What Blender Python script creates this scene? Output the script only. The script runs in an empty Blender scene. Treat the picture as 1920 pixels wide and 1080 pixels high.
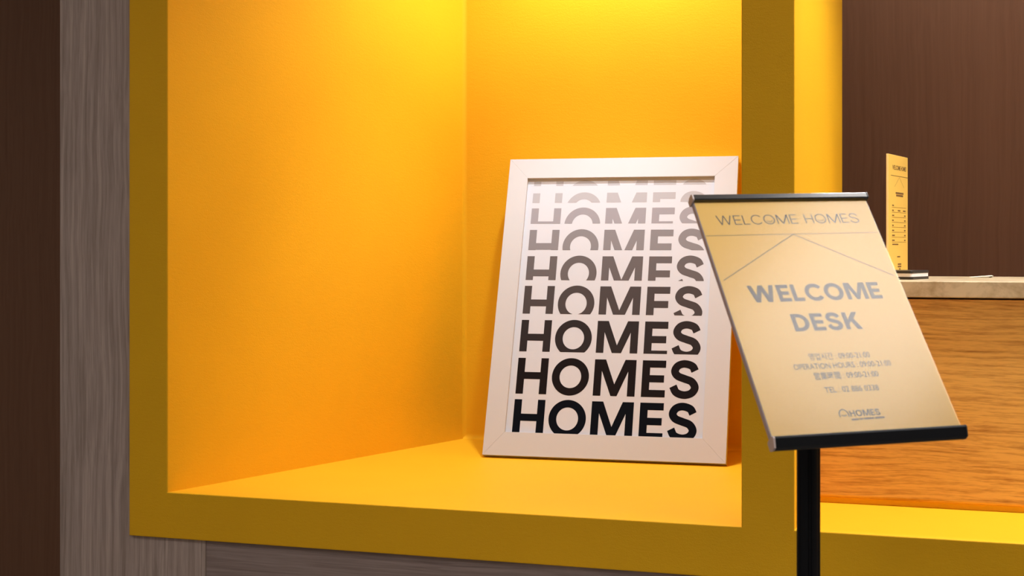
import bpy, bmesh, math, random
from mathutils import Vector, Matrix

# ------------------------------------------------------------------ camera, world, exposure
scene = bpy.context.scene
COL = scene.collection
YAW = math.radians(18.482)
cam_d = bpy.data.cameras.new('camera')
cam = bpy.data.objects.new('camera', cam_d)
COL.objects.link(cam)
cam.location = (0, 0, 1.12)
cam.rotation_euler = (math.pi / 2, 0, YAW)
cam_d.sensor_width = 36.0
cam_d.lens = 52.394
cam_d.shift_y = -80 / 1920
cam_d.clip_start = 0.05
cam_d.dof.use_dof = True
cam_d.dof.focus_distance = 3.55
cam_d.dof.aperture_fstop = 9.0
scene.camera = cam

world = bpy.data.worlds.new('lobby_ambient')
scene.world = world
world.use_nodes = True
bg = world.node_tree.nodes['Background']
bg.inputs[0].default_value = (1.0, 0.96, 0.92, 1)
bg.inputs[1].default_value = 0.16

vs = scene.view_settings
vs.view_transform = 'Standard'
vs.look = 'None'
vs.exposure = 0.0
vs.gamma = 1.0
vs.use_curve_mapping = False

NICHE_SPOT_W = 66.0
NICHE_FILL_W = 48.0
DESK_SPOT_W = 86.0
SIGN_FILL_W = 54.0
STAFF_FILL_W = 30.0
FILL_PANEL_STRENGTH = 6.8
NEAR_PANEL_STRENGTH = 9.8

# ------------------------------------------------------------------ dimensions (metres)
Y0 = 2.79            # front plane of the yellow portal
ZB, ZL, ZT, ZH = 0.4935, 0.5915, 2.42, 2.74
XO, XL, XR, XJ, XE, XEE = -1.8044, -1.7097, -0.4786, -0.3793, 1.32, 1.42
YB = 3.825           # niche back wall
XBL = -1.4175        # niche back left corner
SLOPE = (XBL - XL) / (YB - Y0)
YC = 3.111           # foot of the desk front
YE = 3.614           # end of the opening's side wall
YW = 4.60            # brown wall behind everything

# ------------------------------------------------------------------ material helpers
def srgb(r, g, b):
    f = lambda c: (c / 255 / 12.92) if c / 255 <= 0.04045 else ((c / 255 + 0.055) / 1.055) ** 2.4
    return (f(r), f(g), f(b), 1)

class NT:
    def __init__(s, name):
        s.m = bpy.data.materials.new(name)
        s.m.use_nodes = True
        s.t = s.m.node_tree
        s.b = s.t.nodes['Principled BSDF']
    def n(s, typ, **kw):
        nd = s.t.nodes.new(typ)
        for k, v in kw.items():
            if k in nd.inputs.keys():
                nd.inputs[k].default_value = v
            else:
                setattr(nd, k, v)
        return nd
    def l(s, a, b):
        s.t.links.new(a, b)

def plain(name, col, rough=0.5, spec=0.5, metal=0.0, coat=0.0, mottle=0.04):
    k = NT(name)
    tc = k.n('ShaderNodeTexCoord')
    nz = k.n('ShaderNodeTexNoise', Scale=35.0, Detail=3.0)
    k.l(tc.outputs['Object'], nz.inputs['Vector'])
    mx = k.n('ShaderNodeMix', data_type='RGBA')
    c = Vector(col[:3])
    mx.inputs[6].default_value = (*(c * (1 - mottle)), 1)
    mx.inputs[7].default_value = (*(c * (1 + mottle)), 1)
    k.l(nz.outputs['Fac'], mx.inputs[0])
    k.l(mx.outputs[2], k.b.inputs['Base Color'])
    k.b.inputs['Roughness'].default_value = rough
    k.b.inputs['Specular IOR Level'].default_value = spec
    k.b.inputs['Metallic'].default_value = metal
    k.b.inputs['Coat Weight'].default_value = coat
    return k.m

def emis(name, col, strength):
    k = NT(name)
    k.b.inputs['Base Color'].default_value = (0.8, 0.8, 0.8, 1)
    k.b.inputs['Emission Color'].default_value = col
    k.b.inputs['Emission Strength'].default_value = strength
    return k.m

def paint(name, col, bump=0.17):
    """rolled emulsion: faint mottling, fine horizontal fibre relief"""
    k = NT(name)
    tc = k.n('ShaderNodeTexCoord')
    mp = k.n('ShaderNodeMapping')
    mp.inputs['Scale'].default_value = (60, 60, 210)
    k.l(tc.outputs['Object'], mp.inputs['Vector'])
    n1 = k.n('ShaderNodeTexNoise', Scale=1.0, Detail=5.0, Roughness=0.6)
    k.l(mp.outputs[0], n1.inputs['Vector'])
    n2 = k.n('ShaderNodeTexNoise', Scale=5.0, Detail=3.0)
    k.l(tc.outputs['Object'], n2.inputs['Vector'])
    n3 = k.n('ShaderNodeTexNoise', Scale=420.0, Detail=2.0)
    k.l(tc.outputs['Object'], n3.inputs['Vector'])
    mx = k.n('ShaderNodeMix', data_type='RGBA')
    c = Vector(col[:3])
    mx.inputs[6].default_value = (*(c * 0.95), 1)
    mx.inputs[7].default_value = (*(c * 1.04), 1)
    k.l(n2.outputs['Fac'], mx.inputs[0])
    k.l(mx.outputs[2], k.b.inputs['Base Color'])
    ad = k.n('ShaderNodeMath', operation='ADD')
    k.l(n1.outputs['Fac'], ad.inputs[0])
    k.l(n3.outputs['Fac'], ad.inputs[1])
    bp = k.n('ShaderNodeBump', Strength=bump, Distance=0.002)
    k.l(ad.outputs[0], bp.inputs['Height'])
    k.l(bp.outputs[0], k.b.inputs['Normal'])
    k.b.inputs['Roughness'].default_value = 0.6
    k.b.inputs['Specular IOR Level'].default_value = 0.12
    return k.m

def wood(name, dark, light, axis, freq=70.0, along=1.6, rough=0.5, contrast=(0.36, 0.66), bump=0.1, figure=3.0, spec=0.35):
    """straight grain running along the given axis, with pores and a little cathedral figure"""
    k = NT(name)
    tc = k.n('ShaderNodeTexCoord')
    sc = [freq, freq, freq]
    sc['xyz'.index(axis)] = along
    # gentle waviness of the grain
    w = k.n('ShaderNodeTexNoise', Scale=figure, Detail=2.0)
    k.l(tc.outputs['Object'], w.inputs['Vector'])
    ws = k.n('ShaderNodeVectorMath', operation='SCALE')
    ws.inputs['Scale'].default_value = 0.035
    k.l(w.outputs['Color'], ws.inputs[0])
    av = k.n('ShaderNodeVectorMath', operation='ADD')
    k.l(tc.outputs['Object'], av.inputs[0])
    k.l(ws.outputs[0], av.inputs[1])
    mp = k.n('ShaderNodeMapping')
    mp.inputs['Scale'].default_value = sc
    k.l(av.outputs[0], mp.inputs['Vector'])
    n1 = k.n('ShaderNodeTexNoise', Scale=1.0, Detail=6.0, Roughness=0.62)
    k.l(mp.outputs[0], n1.inputs['Vector'])
    mp2 = k.n('ShaderNodeMapping')
    mp2.inputs['Scale'].default_value = [s * (4.5 if i != 'xyz'.index(axis) else 9.0) for i, s in enumerate(sc)]
    k.l(tc.outputs['Object'], mp2.inputs['Vector'])
    n2 = k.n('ShaderNodeTexNoise', Scale=1.0, Detail=2.0)
    k.l(mp2.outputs[0], n2.inputs['Vector'])
    rp = k.n('ShaderNodeValToRGB')
    rp.color_ramp.elements[0].position = contrast[0]
    rp.color_ramp.elements[1].position = contrast[1]
    rp.color_ramp.elements[0].color = dark
    rp.color_ramp.elements[1].color = light
    md = k.n('ShaderNodeMath', operation='MULTIPLY_ADD')
    md.inputs[1].default_value = 0.28
    k.l(n2.outputs['Fac'], md.inputs[0])
    sb = k.n('ShaderNodeMath', operation='SUBTRACT')
    k.l(n1.outputs['Fac'], sb.inputs[0])
    sb.inputs[1].default_value = 0.14
    k.l(sb.outputs[0], md.inputs[2])
    k.l(md.outputs[0], rp.inputs[0])
    k.l(rp.outputs[0], k.b.inputs['Base Color'])
    bp = k.n('ShaderNodeBump', Strength=bump, Distance=0.001)
    k.l(md.outputs[0], bp.inputs['Height'])
    k.l(bp.outputs[0], k.b.inputs['Normal'])
    k.b.inputs['Roughness'].default_value = rough
    k.b.inputs['Specular IOR Level'].default_value = spec
    return k.m

def stone(name):
    k = NT(name)
    tc = k.n('ShaderNodeTexCoord')
    n1 = k.n('ShaderNodeTexNoise', Scale=14.0, Detail=8.0, Roughness=0.65, Distortion=0.6)
    k.l(tc.outputs['Object'], n1.inputs['Vector'])
    n2 = k.n('ShaderNodeTexNoise', Scale=70.0, Detail=4.0)
    k.l(tc.outputs['Object'], n2.inputs['Vector'])
    rp = k.n('ShaderNodeValToRGB')
    e = rp.color_ramp.elements
    e[0].position, e[0].color = 0.28, (0.30, 0.19, 0.075, 1)
    e[1].position, e[1].color = 0.62, (0.66, 0.51, 0.31, 1)
    ad = k.n('ShaderNodeMath', operation='MULTIPLY_ADD')
    ad.inputs[1].default_value = 0.35
    k.l(n2.outputs['Fac'], ad.inputs[0])
    sb = k.n('ShaderNodeMath', operation='SUBTRACT')
    k.l(n1.outputs['Fac'], sb.inputs[0])
    sb.inputs[1].default_value = 0.12
    k.l(sb.outputs[0], ad.inputs[2])
    k.l(ad.outputs[0], rp.inputs[0])
    k.l(rp.outputs[0], k.b.inputs['Base Color'])
    k.b.inputs['Roughness'].default_value = 0.28
    return k.m

def clear_cover(name, rough=0.24):
    """thin matt acrylic: clear, with the dielectric reflection of its surface"""
    k = NT(name)
    t = k.t
    t.nodes.remove(k.b)
    out = [n for n in t.nodes if n.type == 'OUTPUT_MATERIAL'][0]
    tr = k.n('ShaderNodeBsdfTransparent')
    gl = k.n('ShaderNodeBsdfGlossy', Roughness=rough)
    fr = k.n('ShaderNodeFresnel', IOR=1.58)
    mx = k.n('ShaderNodeMixShader')
    k.l(fr.outputs[0], mx.inputs[0])
    k.l(tr.outputs[0], mx.inputs[1])
    k.l(gl.outputs[0], mx.inputs[2])
    k.l(mx.outputs[0], out.inputs[0])
    return k.m

M = {}
YEL = (0.84, 0.43, 0.012, 1)
M['yellow'] = paint('yellow_paint', YEL)
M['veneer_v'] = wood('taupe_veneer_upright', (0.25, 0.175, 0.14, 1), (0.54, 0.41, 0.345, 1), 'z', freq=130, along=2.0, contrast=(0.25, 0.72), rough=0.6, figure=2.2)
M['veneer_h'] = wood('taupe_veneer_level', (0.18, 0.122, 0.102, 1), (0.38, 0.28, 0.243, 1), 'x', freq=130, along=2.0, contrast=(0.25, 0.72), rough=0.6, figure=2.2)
M['brown'] = wood('brown_wall_veneer', (0.20, 0.085, 0.042, 1), (0.28, 0.130, 0.068, 1), 'z', freq=120, along=0.9, contrast=(0.1, 0.9), rough=0.55, bump=0.03)
M['oak'] = wood('oak_veneer', (0.40, 0.155, 0.022, 1), (0.80, 0.435, 0.095, 1), 'x', freq=150, along=6.0, contrast=(0.26, 0.57), rough=0.45, bump=0.15, figure=2.0)
M['stone'] = stone('beige_stone')
M['white_frame'] = plain('white_lacquer', (0.55, 0.55, 0.555, 1), 0.42, 0.35, mottle=0.01)
M['poster'] = plain('poster_paper', (0.57, 0.585, 0.625, 1), 0.6, 0.3, mottle=0.01)
M['board'] = plain('fibre_board', (0.30, 0.20, 0.12, 1), 0.8)
M['black_alu'] = plain('black_aluminium', (0.012, 0.012, 0.014, 1), 0.28, 0.5)
M['black_gloss'] = plain('black_gloss_aluminium', (0.012, 0.012, 0.014, 1), 0.2, 0.75)
M['black_pole'] = plain('black_powder_coat', (0.004, 0.004, 0.005, 1), 0.5, 0.18)
M['cap'] = plain('pinkish_plastic_cap', (0.52, 0.40, 0.36, 1), 0.4)
M['acrylic_edge'] = plain('greyish_board_edge', (0.40, 0.34, 0.37, 1), 0.4)
M['sign_paper'] = plain('yellow_sign_paper', (0.83, 0.53, 0.115, 1), 0.7, 0.2, mottle=0.01)
M['sign_ink'] = plain('grey_sign_ink', (0.135, 0.095, 0.070, 1), 0.7, 0.2, mottle=0.01)
M['sign_ink_fine'] = plain('grey_sign_ink_fine', (0.20, 0.13, 0.07, 1), 0.7, 0.2, mottle=0.01)
M['cover'] = clear_cover('clear_matt_acrylic')
M['card'] = plain('yellow_card', (0.97, 0.60, 0.12, 1), 0.45, 0.4, mottle=0.01)
M['card_edge'] = plain('pale_yellow_card_edge', (0.88, 0.62, 0.25, 1), 0.4, mottle=0.01)
M['card_ink'] = plain('brown_card_ink', (0.22, 0.11, 0.03, 1), 0.6, mottle=0.01)
M['book_black'] = plain('black_book_cloth', (0.022, 0.020, 0.019, 1), 0.35)
M['book_pages'] = plain('white_page_block', (0.78, 0.74, 0.70, 1), 0.7)
M['slip'] = plain('cream_paper', (0.85, 0.76, 0.58, 1), 0.7)
M['floor'] = plain('grey_terrazzo', (0.22, 0.20, 0.18, 1), 0.4)
M['ceiling'] = plain('white_ceiling', (0.75, 0.74, 0.72, 1), 0.8)
M['metal'] = plain('white_metal_trim', (0.8, 0.8, 0.8, 1), 0.4)
M['panel_glow'] = emis('ceiling_panel_diffuser', (1.0, 0.975, 0.96, 1), FILL_PANEL_STRENGTH)
M['near_panel_glow'] = emis('ceiling_panel_diffuser_bright', (1.0, 0.975, 0.96, 1), NEAR_PANEL_STRENGTH)
M['lamp_glow'] = emis('downlight_lens', (1.0, 0.93, 0.84, 1), 6.0)
INKS = [(0.002, 0.003, 0.006), (0.010, 0.007, 0.007), (0.027, 0.022, 0.022), (0.066, 0.055, 0.054), (0.125, 0.110, 0.110),
        (0.225, 0.212, 0.220), (0.31, 0.295, 0.315), (0.41, 0.40, 0.415), (0.42, 0.41, 0.425)]
for i, c in enumerate(INKS):
    M['ink%d' % i] = plain('poster_ink_tone_%d' % i, (*c, 1), 0.65, 0.06, mottle=0.0)

# ------------------------------------------------------------------ mesh helpers
def link(name, me, mat, parent=None, mtx=None):
    o = bpy.data.objects.new(name, me)
    COL.objects.link(o)
    if mat is not None:
        me.materials.append(M[mat])
    if parent is not None:
        o.parent = parent
    if mtx is not None:
        o.matrix_basis = mtx
    return o

def finish(bm, name):
    bmesh.ops.recalc_face_normals(bm, faces=bm.faces[:])
    me = bpy.data.meshes.new(name)
    bm.to_mesh(me)
    bm.free()
    return me

def add_box(bm, lo, hi):
    v = [bm.verts.new((x, y, z)) for x in (lo[0], hi[0]) for y in (lo[1], hi[1]) for z in (lo[2], hi[2])]
    for q in ((0, 1, 3, 2), (4, 6, 7, 5), (0, 4, 5, 1), (2, 3, 7, 6), (0, 2, 6, 4), (1, 5, 7, 3)):
        bm.faces.new([v[i] for i in q])

def bevel_sharp(bm, w, seg=2, ang=30):
    bmesh.ops.recalc_face_normals(bm, faces=bm.faces[:])
    es = [e for e in bm.edges if len(e.link_faces) == 2 and e.calc_face_angle(0) > math.radians(ang)]
    bmesh.ops.bevel(bm, geom=es, offset=w, segments=seg, affect='EDGES', profile=0.5, clamp_overlap=True)

def box(name, lo, hi, mat, parent=None, bev=0.0, mtx=None, seg=2):
    bm = bmesh.new()
    add_box(bm, lo, hi)
    if bev:
        bevel_sharp(bm, bev, seg)
    return link(name, finish(bm, name), mat, parent, mtx)

def prism(name, pts, axis, a0, a1, mat, parent=None, bev=0.0, mtx=None):
    """outline in the two other axes (cyclic order) pulled along axis"""
    bm = bmesh.new()
    def mk(p, a):
        return {'x': (a, p[0], p[1]), 'y': (p[0], a, p[1]), 'z': (p[0], p[1], a)}[axis]
    A = [bm.verts.new(mk(p, a0)) for p in pts]
    B = [bm.verts.new(mk(p, a1)) for p in pts]
    bm.faces.new(A)
    bm.faces.new(B[::-1])
    for i in range(len(pts)):
        j = (i + 1) % len(pts)
        bm.faces.new((A[i], B[i], B[j], A[j]))
    if bev:
        bevel_sharp(bm, bev, 2)
    return link(name, finish(bm, name), mat, parent, mtx)

def lathe(name, prof, mat, parent=None, mtx=None, n=40):
    bm = bmesh.new()
    rings = []
    for r, z in prof:
        if r < 1e-6:
            rings.append([bm.verts.new((0, 0, z))])
        else:
            rings.append([bm.verts.new((r * math.cos(2 * math.pi * i / n), r * math.sin(2 * math.pi * i / n), z)) for i in range(n)])
    for a, b in zip(rings, rings[1:]):
        for i in range(n):
            j = (i + 1) % n
            q = [a[i % len(a)], a[j % len(a)], b[j % len(b)], b[i % len(b)]]
            q = list(dict.fromkeys(q))
            if len(q) > 2:
                bm.faces.new(q)
    return link(name, finish(bm, name), mat, parent, mtx)

def structure(o, label=None, cat=None):
    o['kind'] = 'structure'
    if label:
        o['label'] = label
        o['category'] = cat
    return o

def thing(name, loc, label, cat, group=None):
    o = bpy.data.objects.new(name, None)
    o.empty_display_size = 0.05
    COL.objects.link(o)
    o.location = loc
    return tag(o, label, cat, group)

def tag(o, label, cat, group=None):
    o['label'] = label
    o['category'] = cat
    if group:
        o['group'] = group
    return o

# ------------------------------------------------------------------ lettering (geometric sans, cap height 1)
def ellipse(cx, cy, rx, ry, n=56):
    return [(cx + rx * math.cos(2 * math.pi * i / n), cy + ry * math.sin(2 * math.pi * i / n)) for i in range(n)]

def catmull(P, sub=8):
    Q = [(2 * P[0][0] - P[1][0], 2 * P[0][1] - P[1][1])] + list(P) + [(2 * P[-1][0] - P[-2][0], 2 * P[-1][1] - P[-2][1])]
    out = []
    for i in range(1, len(Q) - 2):
        p0, p1, p2, p3 = Q[i - 1:i + 3]
        for k in range(sub):
            t = k / sub
            out.append(tuple(0.5 * (2 * p1[d] + (p2[d] - p0[d]) * t + (2 * p0[d] - 5 * p1[d] + 4 * p2[d] - p3[d]) * t * t + (3 * p1[d] - p0[d] - 3 * p2[d] + p3[d]) * t ** 3) for d in (0, 1)))
    out.append(tuple(P[-1]))
    return out

def ribbon(path, w):
    """closed outline of a stroke of width w along an open path"""
    L, R = [], []
    for i, p in enumerate(path):
        a = path[max(i - 1, 0)]
        b = path[min(i + 1, len(path) - 1)]
        dx, dy = b[0] - a[0], b[1] - a[1]
        d = math.hypot(dx, dy) or 1
        nx, ny = -dy / d * w / 2, dx / d * w / 2
        L.append((p[0] + nx, p[1] + ny))
        R.append((p[0] - nx, p[1] - ny))
    return L + R[::-1]

def glyph(ch, s):
    """-> (list of closed outlines, advance width); s = stroke width"""
    h = s * 0.95
    if ch == 'H':
        w = 0.645 + s
        y0, y1 = 0.51 - h / 2, 0.51 + h / 2
        return [[(0, 0), (s, 0), (s, y0), (w - s, y0), (w - s, 0), (w, 0), (w, 1), (w - s, 1), (w - s, y1), (s, y1), (s, 1), (0, 1)]], w
    if ch == 'O':
        w = 0.93 + 0.42 * s
        return [ellipse(w / 2, 0.5, w / 2, 0.518), ellipse(w / 2, 0.5, w / 2 - s * 1.03, 0.518 - s * 1.0)], w
    if ch == 'M':
        w = 0.92 + s
        t = s * 1.45                       # top width of each shoulder
        v = 0.5 * s * 0.8                  # half width of the foot of the v
        c = w / 2
        vi = 0.03 + 1.42 * s               # inner v
        # inside edge of the stems: diagonal starts below the shoulder
        yk = 0.68 if s > 0.12 else 1 - 2.7 * s
        return [[(0, 0), (s, 0), (s, yk), (c - v, 0), (c + v, 0), (w - s, yk), (w - s, 0), (w, 0), (w, 1), (w - t, 1), (c, vi), (t, 1), (0, 1)]], w
    if ch == 'E':
        w = 0.58 + 0.25 * s
        y0, y1 = 0.50 - h / 2, 0.50 + h / 2
        return [[(0, 0), (w, 0), (w, h), (s, h), (s, y0), (w - 0.04, y0), (w - 0.04, y1), (s, y1), (s, 1 - h), (w - 0.005, 1 - h), (w - 0.005, 1), (0, 1)]], w
    if ch == 'L':
        w = 0.52 + 0.25 * s
        return [[(0, 0), (w, 0), (w, h), (s, h), (s, 1), (0, 1)]], w
    if ch == 'S':
        k = (s - 0.205) / 2                # keeps the outer size for thinner strokes
        P = [(.655, .735), (.575, .865), (.375, .924), (.200, .868), (.123, .722), (.200, .592), (.385, .518), (.577, .442), (.667, .285), (.585, .135), (.392, .077), (.185, .143), (.088, .310)]
        P = [(0.385 + (x - 0.385) * (1 - k / 0.29), 0.5 + (y - 0.5) * (1 - k / 0.42)) for x, y in P]
        return [ribbon(catmull(P), s)], 0.77
    if ch == 'C':
        rx, ry = 0.47 + 0.21 * s - s / 2, 0.518 - s / 2
        path = [(rx + s / 2 + rx * math.cos(a), 0.5 + ry * math.sin(a)) for a in [math.radians(38 + (322 - 38) * i / 40) for i in range(41)]]
        return [ribbon(path, s)], 0.90
    if ch == 'W':
        w = 1.22 + 0.7 * s
        c = w / 2
        a = 0.27 * w
        v = s * 0.55
        return [[(0, 1), (s * 1.06, 1), (a + 0.005, 1.9 * s), (c - v, 1), (c + v, 1), (w - a - 0.005, 1.9 * s), (w - s * 1.06, 1), (w, 1), (w - a + v, 0), (w - a - v, 0), (c, 1 - 1.75 * s), (a + v, 0), (a - v, 0)]], w
    if ch == 'D':
        w = 0.74 + 0.4 * s
        def half(x0, rx, ry):
            return [(x0 + rx * math.cos(a), 0.5 + ry * math.sin(a)) for a in [math.radians(-90 + 180 * i / 28) for i in range(29)]]
        x0 = w - 0.5
        return [[(0, 0)] + half(x0, 0.5, 0.5) + [(0, 1)], [(s, h)] + half(x0, 0.5 - s, 0.5 - h) + [(s, 1 - h)]], w
    if ch == 'K':
        w = 0.70 + 0.6 * s
        d = s * 1.28
        return [[(0, 0), (s, 0), (s, 0.30), (0.36, 0.47), (w - d, 0), (w, 0), (0.36 + d * 0.62, 0.62), (w - 0.03, 1), (w - d - 0.03, 1), (s, 0.56), (s, 1), (0, 1)]], w
    return [], 0.34

def word_loops(txt, s, gaps):
    """outlines of a word, cap height 1; returns loops and total width"""
    loops, x = [], 0.0
    for i, ch in enumerate(txt):
        g, w = glyph(ch, s)
        for lp in g:
            loops.append([(px + x, py) for px, py in lp])
        x += w + (gaps[i] if isinstance(gaps, (list, tuple)) and i < len(gaps) else (gaps if not isinstance(gaps, (list, tuple)) else 0))
    return loops, x - (gaps if not isinstance(gaps, (list, tuple)) else 0)

def loops_mesh(name, loops, scale=1.0, off=(0, 0)):
    """filled flat print from outlines (holes by nesting)"""
    cu = bpy.data.curves.new(name, 'CURVE')
    cu.dimensions = '2D'
    cu.fill_mode = 'BOTH'
    for lp in loops:
        sp = cu.splines.new('POLY')
        sp.points.add(len(lp) - 1)
        for p, q in zip(sp.points, lp):
            p.co = (q[0] * scale + off[0], q[1] * scale + off[1], 0, 1)
        sp.use_cyclic_u = True
    ob = bpy.data.objects.new(name, cu)
    COL.objects.link(ob)
    dg = bpy.context.evaluated_depsgraph_get()
    me = bpy.data.meshes.new_from_object(ob.evaluated_get(dg))
    bpy.data.objects.remove(ob)
    bpy.data.curves.remove(cu)
    me.name = name
    return me

def text_mesh(name, body, size, bold=0.0, align='CENTER', sx=1.0):
    """small print from the built-in font"""
    cu = bpy.data.curves.new(name, 'FONT')
    cu.body = body
    cu.size = size
    cu.align_x = align
    cu.offset = bold
    cu.resolution_u = 3
    ob = bpy.data.objects.new(name, cu)
    ob.scale = (1, 1, 1)
    COL.objects.link(ob)
    dg = bpy.context.evaluated_depsgraph_get()
    me = bpy.data.meshes.new_from_object(ob.evaluated_get(dg))
    bpy.data.objects.remove(ob)
    bpy.data.curves.remove(cu)
    xs = [v.co.x for v in me.vertices]
    return me, (min(xs), max(xs)) if xs else (0, 0)

def fit_text(body, x0, x1, y, bold=0.0):
    """text mesh stretched to run from x0 to x1 with its baseline on y"""
    me, (a, b) = text_mesh('print', body, 0.014, bold)
    k = (x1 - x0) / (b - a)
    for v in me.vertices:
        v.co.x = x0 + (v.co.x - a) * k
        v.co.y = y + v.co.y
    return me

def strip_mesh(name, segs, w):
    """thin printed rules: list of ((x,y),(x,y))"""
    return loops_mesh(name, [ribbon([a, b], w) for a, b in segs])

# ------------------------------------------------------------------ the setting
structure(box('floor', (-6.5, -4.5, -0.05), (4.5, YW, 0), 'floor'))
structure(box('ceiling', (-6.5, -4.5, 2.76), (4.5, YW, 2.81), 'ceiling'))
structure(box('wall_left', (-6.5, 3.70, 0), (-1.987, YW, 2.76), 'brown'))
structure(box('wall_back', (-6.5, YW, 0), (4.5, YW + 0.1, 2.76), 'brown'))

# yellow portal: one slab with two openings, arrises slightly rounded
def portal():
    xs = [XO, XL, XR, XJ, XE, XEE]
    zs = [ZB, ZL, ZT, ZH]
    d = 0.04
    bm = bmesh.new()
    V = {}
    def v(i, j, k):
        if (i, j, k) not in V:
            x = xs[i] + (SLOPE * d if (k and i == 1 and j in (1, 2)) else 0)
            V[i, j, k] = bm.verts.new((x, Y0 + d * k, zs[j]))
        return V[i, j, k]
    solid = lambda i, j: 0 <= i < 5 and 0 <= j < 3 and (i, j) not in ((1, 1), (3, 1))
    for i in range(5):
        for j in range(3):
            if not solid(i, j):
                continue
            for k in (0, 1):
                bm.faces.new([v(i, j, k), v(i + 1, j, k), v(i + 1, j + 1, k), v(i, j + 1, k)])
            for (di, dj, a, b) in ((-1, 0, (i, j), (i, j + 1)), (1, 0, (i + 1, j), (i + 1, j + 1)), (0, -1, (i, j), (i + 1, j)), (0, 1, (i, j + 1), (i + 1, j + 1))):
                if not solid(i + di, j + dj):
                    bm.faces.new([v(*a, 0), v(*b, 0), v(*b, 1), v(*a, 1)])
    bmesh.ops.recalc_face_normals(bm, faces=bm.faces[:])
    es = [e for e in bm.edges if all(v_.co.y < Y0 + 0.001 for v_ in e.verts) and e.calc_face_angle(0) > 0.5]
    bmesh.ops.bevel(bm, geom=es, offset=0.0022, segments=3, affect='EDGES', profile=0.5, clamp_overlap=True)
    return link('wall_front', finish(bm, 'wall_front'), 'yellow')
structure(portal())
YI = Y0 + 0.04
XI = XL + SLOPE * 0.04
structure(prism('wall_niche_left', [(XI, YI), (XBL, YB), (XBL - 0.03, YB + 0.02), (XI - 0.03, YI)], 'z', ZL - 0.03, ZT + 0.03, 'yellow'))
structure(box('wall_niche_back', (XBL - 0.03, YB, ZL - 0.03), (-0.425, YB + 0.04, ZT + 0.03), 'yellow'))
structure(prism('wall_niche_right', [(XR, YI), (XJ, YI), (XJ, YE), (-0.425, YE), (-0.425, YB), (XR, YB)], 'z', ZL - 0.03, ZT + 0.03, 'yellow'))
structure(prism('floor_niche', [(XI, YI), (XR, YI), (XR, YB), (XBL, YB)], 'z', ZL - 0.03, ZL, 'yellow'))
structure(prism('ceiling_niche', [(XI, YI), (XR, YI), (XR, YB), (XBL, YB)], 'z', ZT, ZT + 0.03, 'yellow'))
# soft filled inner corners
def cove(r, n=6):
    return [(0, 0)] + [(r - r * math.sin(a), r - r * math.cos(a)) for a in [math.pi / 2 * i / n for i in range(n + 1)]]
structure(prism('trim_1', [(YB - p, ZL + q) for p, q in cove(0.014)], 'x', XBL, XR, 'yellow'))
structure(prism('trim_2', [(XBL - SLOPE * q + p, YB - q) for p, q in cove(0.010)], 'z', ZL, ZT, 'yellow'))

# ledge and inner faces of the right opening
structure(box('trim_3', (XJ, YI, ZL - 0.03), (XE, YC + 0.02, ZL), 'yellow'))
structure(box('trim_4', (XJ, YC, ZL), (XE, YC + 0.02, ZL + 0.016), 'yellow', bev=0.001))
structure(box('ceiling_desk', (XJ, YI, ZT), (XE, YE, ZT + 0.03), 'yellow'))
structure(box('wall_desk_right', (XE, YI, 0.0), (XEE, YE, ZT + 0.03), 'yellow'))

# taupe veneer cladding round and below the yellow portal
veneer = structure(box('wall_veneer', (-1.986, Y0 + 0.03, 0.0), (XO + 0.06, YB, ZH), 'veneer_v'))
box('panel', (-1.9884, Y0 + 0.012, 0.0), (XO + 0.005, Y0 + 0.03, ZH), 'veneer_v', veneer, 0.0012)
box('panel', (XO + 0.005, Y0 + 0.012, 0.0), (-1.634, Y0 + 0.03, ZB + 0.02), 'veneer_v', veneer)
box('panel', (-1.6335, Y0 + 0.0115, 0.0), (-1.6244, Y0 + 0.03, ZB + 0.02), 'veneer_v', veneer, 0.001)
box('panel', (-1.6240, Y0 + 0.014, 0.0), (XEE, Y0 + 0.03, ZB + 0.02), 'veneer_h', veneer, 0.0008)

# ------------------------------------------------------------------ lamps of the place, with added unseen fills
def ceiling_panel(x, y, label, w=0.45, glow='panel_glow'):
    t = thing('ceiling_light', (x, y, 2.76), label, 'light', 'square lobby ceiling lights')
    bm = bmesh.new()
    b = 0.02
    for lo, hi in (((-w, -w, -0.025), (w, -w + b, 0)), ((-w, w - b, -0.025), (w, w, 0)), ((-w, -w + b, -0.025), (-w + b, w - b, 0)), ((w - b, -w + b, -0.025), (w, w - b, 0))):
        add_box(bm, lo, hi)
    link('frame', finish(bm, 'frame'), 'metal', t)
    box('diffuser', (-w + b, -w + b, -0.018), (w - b, w - b, -0.006), glow, t)

PANELS = [(0.86, 2.40, 'square lobby ceiling light nearest the desk opening', 0.37, 'near_panel_glow'),
          (-2.6, 0.2, 'square lobby ceiling light far left of the niche'),  # this and the panels below are unseen, added to brighten the front wall
          (-0.7, -0.2, 'square lobby ceiling light facing the niche'),
          (1.2, -0.2, 'square lobby ceiling light facing the desk opening'),
          (-0.7, -2.3, 'square lobby ceiling light deep in the lobby facing the niche'),
          (1.2, -2.3, 'square lobby ceiling light deep in the lobby facing the desk')]
for p in PANELS:
    ceiling_panel(*p)

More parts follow.
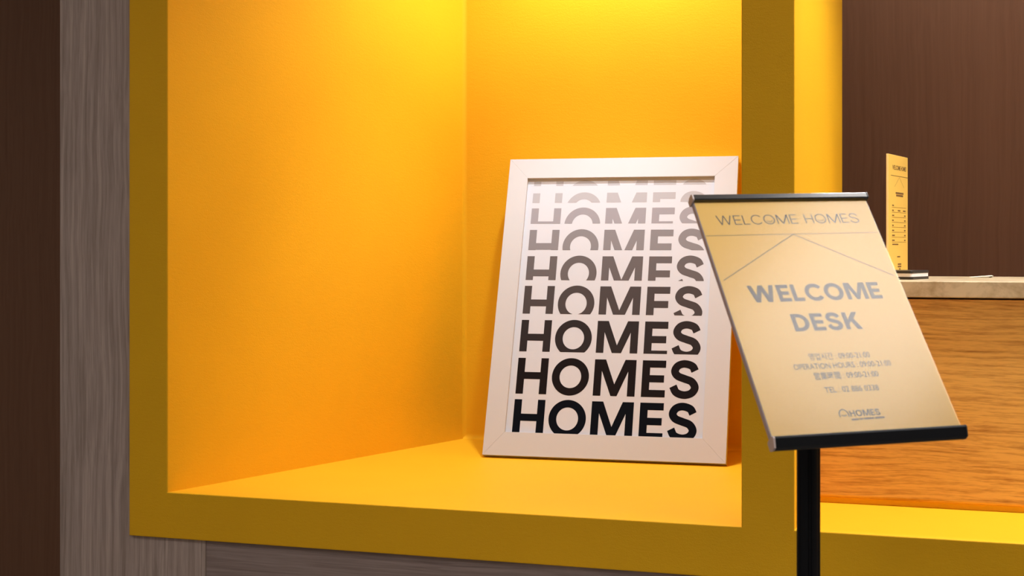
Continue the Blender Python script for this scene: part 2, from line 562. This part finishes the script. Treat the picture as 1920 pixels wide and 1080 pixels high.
def downlight(x, y, z, watts, cone, blend, label, col=(0.94, 1.0, 1.06), aim=None, r=0.03):
    t = thing('downlight', (x, y, z), label, 'downlight', 'recessed downlights')
    lathe('trim_ring', [(0.036, -0.001), (0.036, -0.006), (0.050, -0.005), (0.052, 0.0)], 'metal', t)
    lathe('lens', [(0.0, -0.002), (0.034, -0.002), (0.034, -0.0005), (0.0, -0.0005)], 'lamp_glow', t)
    ld = bpy.data.lights.new('downlight_beam', 'SPOT')
    ld.energy = watts
    ld.color = col
    ld.spot_size = math.radians(cone)
    ld.spot_blend = blend
    ld.shadow_soft_size = r
    lo = bpy.data.objects.new('downlight_beam', ld)
    COL.objects.link(lo)
    lo.parent = t
    lo.location = (0, 0, -0.012 - r)
    if aim:
        d = Vector(aim) - Vector((x, y, z - 0.03))
        lo.rotation_euler = d.to_track_quat('-Z', 'Y').to_euler()
downlight(-0.98, 3.50, ZT, NICHE_SPOT_W, 132, 0.8, 'recessed downlight above the framed poster')
downlight(-0.98, 3.04, ZT, NICHE_FILL_W, 66, 0.7, 'recessed downlight near the front of the niche', aim=(-1.02, 3.40, 0.6))  # unseen second lamp added to fill the niche floor and lower frame
for i, x in enumerate((0.12, 0.85)):
    downlight(x, 2.97, ZT, DESK_SPOT_W, 105, 0.8, ('recessed downlight above the desk ledge beside the niche', 'recessed downlight above the desk ledge far right')[i])
downlight(0.05, 1.75, 2.76, SIGN_FILL_W, 36, 0.9, 'recessed lobby ceiling downlight over the welcome sign', aim=(-0.30, 2.14, 0.95))  # unseen lamp added to brighten the sign paper
for i, x in enumerate((-0.1, 1.0)):  # unseen pair added to brighten the brown wall behind the desk
    downlight(x, 4.15, 2.76, STAFF_FILL_W, 130, 0.9, ('recessed ceiling downlight behind the desk beside the niche', 'recessed ceiling downlight behind the desk far right')[i])

# ------------------------------------------------------------------ reception desk
XD0, XD1 = XJ + 0.002, XE - 0.002
desk = thing('reception_desk', (0.4, 3.3, 0), 'oak veneered reception desk standing behind the yellow ledge', 'desk')
TL = Matrix.Translation((-0.4, -3.3, 0))
def rounded_panel():
    y0, y1, z0, z1, r = 3.1055, 3.124, ZL + 0.0115, 1.0115, 0.007
    pts = [(y1, z0), (y1, z1), (y0, z1)] + [(y0 + r - r * math.cos(a), z0 + r - r * math.sin(a)) for a in [math.pi / 2 * i / 6 for i in range(7)]]
    return prism('front_panel', pts, 'x', XD0, XD1, 'oak', desk, mtx=TL)
rounded_panel()
box('carcass', (XD0, 3.135, 0.0), (XD1, 3.585, 1.0155), 'brown', desk, mtx=TL)
top = box('countertop', (XD0, 3.094, 1.0155), (XD1, 3.595, 1.0482), 'stone', bev=0.0018)
tag(top, 'beige stone countertop slab on the oak reception desk', 'countertop')
ZC = 1.0482

# ------------------------------------------------------------------ framed poster leaning in the niche
yaw, tilt = math.radians(3.49), math.radians(19.9)
pe = Vector((math.cos(yaw), math.sin(yaw), 0))
pn = Vector((-math.sin(yaw), math.cos(yaw), 0))
pu = Vector((0, 0, 1)) * math.cos(tilt) + pn * math.sin(tilt)
pN = pe.cross(pu)
PW, PH, PT, PB = 0.6045, 0.7975, 0.021, 0.0535
P0 = Vector((-1.2465, 3.4948, ZL + 0.0012))          # front lower left corner of the frame
P0 = P0 + pu * 0.0015
lift = (ZL + 0.0003) - (P0 - pN * PT).z
P0.z += max(lift, 0)
def basis(o, x, y, z):
    return Matrix(((x[0], y[0], z[0], o[0]), (x[1], y[1], z[1], o[1]), (x[2], y[2], z[2], o[2]), (0, 0, 0, 1)))
pic = thing('picture_frame', (P0.x + 0.3, P0.y, ZL), 'white framed poster of fading HOMES lettering leaning on yellow niche wall', 'picture frame')
PM = Matrix.Translation(-Vector(pic.location)) @ basis(P0, pe, pu, pN)
def rail(pts):
    # outline in frame plane pulled from back to front, front edges softened
    o = prism('frame_rail', pts, 'z', -PT, 0.0, 'white_frame', pic, 0.0004, PM)
    return o
b = PB
g = 0.00006
bl, br_, bb, bt = 0.0520, 0.0585, 0.0598, 0.0545
rail([(g, 0), (PW - g, 0), (PW - br_ - g, bb), (bl + g, bb)])
rail([(g, PH), (bl + g, PH - bt), (PW - br_ - g, PH - bt), (PW - g, PH)])
rail([(0, g), (bl, bb + g), (bl, PH - bt - g), (0, PH - g)])
rail([(PW, g), (PW, PH - g), (PW - br_, PH - bt - g), (PW - br_, bb + g)])
box('backing_board', (b - 0.006, b - 0.006, -0.016), (PW - b + 0.006, PH - b + 0.006, -0.0125), 'board', pic, mtx=PM)
sheet = box('poster_sheet', (b - 0.006, b - 0.006, -0.0122), (PW - b + 0.006, PH - b + 0.006, -0.0095), 'poster', pic, mtx=PM)
# eight words, each cut off lower than the one above it; the paper lies 8.5 mm back
CAP = 0.0935
tops = [0.1462, 0.2540, 0.3546, 0.4464, 0.5276, 0.6003, 0.6606, 0.7032, 0.7370]
hts = [0.0920, 0.0935 * 1.03, 0.0836, 0.0750, 0.0653, 0.0560, 0.0432, 0.0272, 0.0130]
for i, (tp, hh) in enumerate(zip(tops, hts)):
    cut = max(tp - hh, b + 0.0005) if i != 1 else tp - CAP * 1.1
    hi = PH - bt + 0.004
    for ch, lx in zip('HOMES', (0.0, 0.972, 2.123, 3.418, 4.165)):
        me = loops_mesh('printed_letter', glyph(ch, 0.207)[0], CAP, (0.0685 + lx * CAP, tp - CAP))
        bm = bmesh.new()
        bm.from_mesh(me)
        bmesh.ops.bisect_plane(bm, geom=bm.verts[:] + bm.edges[:] + bm.faces[:], plane_co=(0, cut, 0), plane_no=(0, 1, 0), clear_inner=True)
        bmesh.ops.bisect_plane(bm, geom=bm.verts[:] + bm.edges[:] + bm.faces[:], plane_co=(0, hi, 0), plane_no=(0, 1, 0), clear_outer=True)
        left = set(bm.faces)
        while left:                        # a cut letter may fall into separate strokes
            grp, todo = set(), [left.pop()]
            while todo:
                f = todo.pop()
                grp.add(f)
                for ed in f.edges:
                    for nf in ed.link_faces:
                        if nf in left:
                            left.discard(nf)
                            todo.append(nf)
            idx = {}
            for f in grp:
                for vv in f.verts:
                    idx.setdefault(vv, len(idx))
            pm = bpy.data.meshes.new('printed_letter')
            pm.from_pydata([tuple(vv.co) for vv in idx], [], [[idx[vv] for vv in f.verts] for f in grp])
            link('printed_letter', pm, 'ink%d' % i, sheet, Matrix.Translation((0, 0, -0.0093)))
        bm.free()
        bpy.data.meshes.remove(me)

# ------------------------------------------------------------------ welcome sign on its stand
SC = Vector((-0.266, 2.26, 1.023))
y2, t2, r2 = (math.radians(a) for a in (33.2, 38.3, 1.5))
ex = Vector((math.cos(y2), math.sin(y2), 0))
nn = Vector((-math.sin(y2), math.cos(y2), 0))
uu = Vector((0, 0, 1)) * math.cos(t2) + nn * math.sin(t2)
ex, uu = ex * math.cos(r2) + uu * math.sin(r2), uu * math.cos(r2) - ex * math.sin(r2)
sN = ex.cross(uu)
PK = SC - sN * 0.060
stand = thing('sign_stand', (PK.x, PK.y, 0), 'tilted WELCOME DESK sign on a black pole stand', 'sign')
SM = Matrix.Translation(-Vector(stand.location)) @ basis(SC, ex, uu, sN)
lathe('base', [(0.0, 0.0), (0.150, 0.0), (0.152, 0.006), (0.140, 0.013), (0.030, 0.018), (0.0, 0.018)], 'black_pole', stand, n=64)
def pole_profile(R=0.0178):
    pts = []
    n = 72
    for i in range(n):
        a = 2 * math.pi * i / n
        r = R
        for c in range(6):                 # six shallow flutes of the extruded tube
            d = (a - (math.radians(-75) + c * math.pi / 3) + math.pi) % (2 * math.pi) - math.pi
            if abs(d) < 0.13:
                r = R - 0.0022
        pts.append((r * math.cos(a), r * math.sin(a)))
    return pts
prism('pole', pole_profile(), 'z', 0.016, 1.030, 'black_pole', stand)
prism('pole_collar', [(0.021 * math.cos(2 * math.pi * i / 32), 0.021 * math.sin(2 * math.pi * i / 32)) for i in range(32)], 'z', 0.018, 0.045, 'black_pole', stand, 0.002)
box('bracket', (-0.030, -0.060, -0.030), (0.030, 0.045, -0.0105), 'black_alu', stand, 0.002, SM)
box('pivot', (-0.014, -0.020, -0.058), (0.014, 0.030, -0.028), 'black_alu', stand, 0.002, SM)
HW, HH = 0.1485, 0.213
board = box('backboard', (-HW - 0.0005, -HH - 0.006, -0.0105), (HW, HH + 0.006, -0.0012), 'acrylic_edge', stand, 0.0006, SM)
paper = box('sign_sheet', (-HW + 0.0008, -HH - 0.005, -0.0011), (HW - 0.0004, HH + 0.005, -0.0006), 'sign_paper', stand, 0, SM)
bm = bmesh.new()                         # thin clear film
bm.faces.new([bm.verts.new(p) for p in ((-HW + 0.0004, -HH - 0.003, 0.0006), (HW, -HH - 0.003, 0.0006), (HW, HH + 0.003, 0.0006), (-HW + 0.0004, HH + 0.003, 0.0006))])
film = bpy.data.meshes.new('clear_cover')
bm.to_mesh(film)
bm.free()
link('clear_cover', film, 'cover', stand, SM)
bar_t = [(0.2125, 0.0014), (0.2132, 0.0050), (0.2148, 0.0062), (0.2228, 0.0062), (0.2250, 0.0030), (0.2250, -0.0050), (0.2225, -0.0125), (0.2135, -0.0125), (0.2135, -0.0108), (0.2125, -0.0108)]
bar_b = [(-0.2125, 0.0014), (-0.2130, 0.0060), (-0.2150, 0.0082), (-0.2175, 0.0082), (-0.2292, 0.0020), (-0.2295, -0.0050), (-0.2265, -0.0125), (-0.2138, -0.0125), (-0.2138, -0.0108), (-0.2125, -0.0108)]
for nm, pr in (('top_bar', bar_t), ('bottom_bar', bar_b)):
    br = prism(nm, pr, 'x', -HW, HW + 0.001, 'black_gloss' if nm == 'top_bar' else 'black_pole', stand, 0.0003, SM)
    cy = sum(p[0] for p in pr) / len(pr)
    cz = sum(p[1] for p in pr) / len(pr)
    big = [(cy + (p[0] - cy) * 1.04, cz + (p[1] - cz) * 1.04) for p in pr]
    e1 = prism('end_cap', big, 'x', -HW - 0.0032, -HW - 0.0002, 'cap', br, 0.0005)
    e1['label'] = 'pinkish plastic end cap'
    prism('end_cap', big, 'x', HW + 0.0012, HW + 0.0032, 'black_alu', br, 0.0005)
INK = Matrix.Translation((0, 0, -0.0003))
def sprint(name, me, mat='sign_ink'):
    me.name = name
    return link(name, me, mat, paper, INK)
# header with smiles inside its two Os
cap = 0.0186
lp, w = word_loops('WELCOME HOMES', 0.085, 0.155)
k = 0.2425 / w
hx, hy = -0.1205, 0.1668
lp = [[(x * k, y * cap) for x, y in q] for q in lp]
xo = 0.0
for ch in 'WELCOME HOMES':
    g, gw = glyph(ch, 0.085)
    if ch == 'O':
        cx = (xo + gw / 2) * k
        lp.append(ribbon([(cx + 0.0052 * math.cos(a), 0.0098 + 0.0052 * math.sin(a)) for a in [math.radians(205 + 130 * i / 12) for i in range(13)]], 0.0011))
    xo += gw + 0.155
sprint('printed_header', loops_mesh('printed_header', lp, 1.0, (hx, hy)), 'sign_ink')
sprint('printed_rule', strip_mesh('printed_rule', [((-0.146, 0.1462), (0.146, 0.1462))], 0.0009), 'sign_ink_fine')
sprint('printed_roof', strip_mesh('printed_roof', [((-0.001, 0.1458), (-0.1425, 0.0605))], 0.0013), 'sign_ink_fine')
sprint('printed_roof', strip_mesh('printed_roof', [((-0.001, 0.1458), (0.1425, 0.0605))], 0.0013), 'sign_ink_fine')
for txt, y, wid in (('WELCOME', 0.0183, 0.2175), ('DESK', -0.0361, 0.1105)):
    lp, w = word_loops(txt, 0.215, 0.125)
    kk = wid / w
    me = loops_mesh('printed_title', [[(x * kk - wid / 2 - 0.0002, yy * 0.0312 + y) for x, yy in q] for q in lp])
    sprint('printed_title', me)
for body, x0, x1, y, bd in (('\uc601\uc5c5\uc2dc\uac04 : 09:00-21:00', -0.0495, 0.0487, -0.0868, 0.00006),
                            ('OPERATION HOURS : 09:00-21:00', -0.0790, 0.0775, -0.1030, 0.00006),
                            ('\u55b6\u696d\u6642\u9593 : 09:00-21:00', -0.0520, 0.0505, -0.1205, 0.00012),
                            ('TEL : 02 886 0338', -0.0435, 0.0425, -0.1440, 0.00008)):
    sprint('printed_line', fit_text(body, x0, x1, y, bd), 'sign_ink')
# house mark with smile, wordmark, tag line
hl = [ribbon([(-0.0345, -0.1855), (-0.0345, -0.1790), (-0.0320, -0.1748), (-0.0275, -0.1726), (-0.0230, -0.1748), (-0.0205, -0.1790), (-0.0205, -0.1855)], 0.0018),
      ribbon([(-0.0275 + 0.0042 * math.cos(a), -0.1795 + 0.0042 * math.sin(a)) for a in [math.radians(205 + 130 * i / 10) for i in range(11)]], 0.0015)]
lp, w = word_loops('HOMES', 0.19, 0.14)
hl += [[(x * 0.0478 / w - 0.0180, y * 0.0105 - 0.1852) for x, y in q] for q in lp]
sprint('printed_logo', loops_mesh('printed_logo', hl))
sprint('printed_tagline', strip_mesh('printed_tagline', [((-0.0185, -0.1903), (-0.0072, -0.1901)), ((-0.0055, -0.1900), (-0.0005, -0.1899)), ((0.0012, -0.1898), (0.0170, -0.1896)), ((0.0188, -0.1895), (0.0340, -0.1893))], 0.0030), 'sign_ink_fine')

# ------------------------------------------------------------------ things on the countertop
A = Vector((-0.2558, 3.40, ZC))
B = Vector((-0.2259, 3.58, ZC))
cx_ = (B - A)
CW = cx_.length
cx_ = cx_.normalized()
cN = cx_.cross(Vector((0, 0, 1)))
CHT = 0.2755
card = thing('table_card', ((A.x + B.x) / 2, (A.y + B.y) / 2, ZC), 'tall yellow printed card standing upright on the countertop', 'card')
KM = Matrix.Translation(-Vector(card.location)) @ basis(A, cx_, Vector((0, 0, 1)), cN)
box('card_core', (0, 0.0005, -0.0052), (CW, CHT, -0.0006), 'card_edge', card, 0.0004, KM)
face = box('card_face', (0.0005, 0.001, -0.0006), (CW - 0.0005, CHT - 0.0005, 0.0), 'card', card, 0, KM)
segs = [((0.04, 0.205 + 0.016), (0.165, 0.205 + 0.016))]
CM = Matrix.Translation((0, 0, 0.0002))
me = fit_text('WELCOME HOMES', 0.035, 0.165, 0.2425, 0.0003)
me.name = 'printed_header'
link('printed_header', me, 'card_ink', face, CM)
link('printed_rule', strip_mesh('printed_rule', [((0.020, 0.2285), (0.180, 0.2285))], 0.0012), 'card_ink', face, CM)
link('printed_roof', strip_mesh('printed_roof', [((0.100, 0.2260), (0.055, 0.2040))], 0.0007), 'card_ink', face, CM)
link('printed_roof', strip_mesh('printed_roof', [((0.100, 0.2260), (0.145, 0.2040))], 0.0007), 'card_ink', face, CM)
link('printed_title', strip_mesh('printed_title', [((0.065, 0.1900), (0.140, 0.1900)), ((0.070, 0.1845), (0.135, 0.1845))], 0.0042), 'card_ink', face, CM)
rows = []
for r in range(8):
    y = 0.1615 - r * 0.0112
    rows.append(((0.030, y - 0.0040), (0.165, y - 0.0040)))
link('printed_table', strip_mesh('printed_table', rows, 0.0007), 'card_ink', face, CM)
rnd = random.Random(4)
cells = []
for r in range(8):
    y = 0.1615 - r * 0.0112
    cells.append(((0.032, y), (0.046 + rnd.random() * 0.012, y)))
    if r == 1:
        cells.append(((0.085, y), (0.110, y)))
    if r > 0:
        cells.append(((0.135 if r == 1 else 0.146, y), (0.160, y)))
cells.append(((0.034, 0.0740), (0.090, 0.0740)))
cells.append(((0.080, 0.0460), (0.108, 0.0460)))
link('printed_cells', strip_mesh('printed_cells', cells, 0.0028), 'card_ink', face, CM)['kind'] = 'stuff'
link('printed_logo', strip_mesh('printed_logo', [((0.085, 0.0290), (0.118, 0.0290)), ((0.085, 0.0235), (0.118, 0.0235)), ((0.096, 0.0180), (0.112, 0.0180))], 0.0035), 'card_ink', face, CM)

# dark notebook with a white page block, lying skewed in front of the card
nb = thing('notebook', (-0.1935, 3.22, ZC), 'black covered notebook with white pages lying before the yellow card', 'notebook')
nb.rotation_euler = (0, 0, math.radians(-17))
def rslab(name, x0, x1, y0, y1, z0, z1, r, mat, bev):
    pts = []
    for (cx, cy, a0) in ((x1 - r, y1 - r, 0), (x0 + r, y1 - r, 90), (x0 + r, y0 + r, 180), (x1 - r, y0 + r, 270)):
        for i in range(6):
            a = math.radians(a0 + 18 * i)
            pts.append((cx + r * math.cos(a), cy + r * math.sin(a)))
    return prism(name, pts, 'z', z0, z1, mat, nb, bev)
rslab('cover', -0.130, 0.0, 0.0, 0.100, 0.0, 0.0058, 0.006, 'book_black', 0.0006)
rslab('page_block', -0.1295, -0.0008, 0.0008, 0.0992, 0.0058, 0.0128, 0.006, 'book_pages', 0.0)
rslab('cover', -0.130, 0.0, 0.0, 0.100, 0.0128, 0.0188, 0.006, 'book_black', 0.0012)

# little folded paper slip near the back of the counter
bm = bmesh.new()
w, d = 0.048, 0.05
for (za, zb) in ((0.0, 0.004), ):
    v = [bm.verts.new(p) for p in ((0, 0, 0.0002), (w, 0, 0.0034), (w, d, 0.0036), (0, d, 0.0002), (0, 0, 0.0008), (w, 0, 0.0042), (w, d, 0.0044), (0, d, 0.0008), (w * 0.9, 0, 0.0002), (w * 0.9, d, 0.0002))]
    bm.faces.new((v[0], v[1], v[2], v[3]))
    bm.faces.new((v[4], v[5], v[6], v[7]))
    bm.faces.new((v[0], v[1], v[5], v[4]))
    bm.faces.new((v[1], v[2], v[6], v[5]))
    bm.faces.new((v[2], v[3], v[7], v[6]))
    bm.faces.new((v[3], v[0], v[4], v[7]))
    bm.faces.new((v[1], v[8], v[9], v[2]))
slip = link('paper_slip', finish(bm, 'paper_slip'), 'slip')
slip.location = (-0.083, 3.47, ZC)
slip.rotation_euler = (0, 0, math.radians(6))
tag(slip, 'small cream folded paper slip lying on the countertop', 'paper')
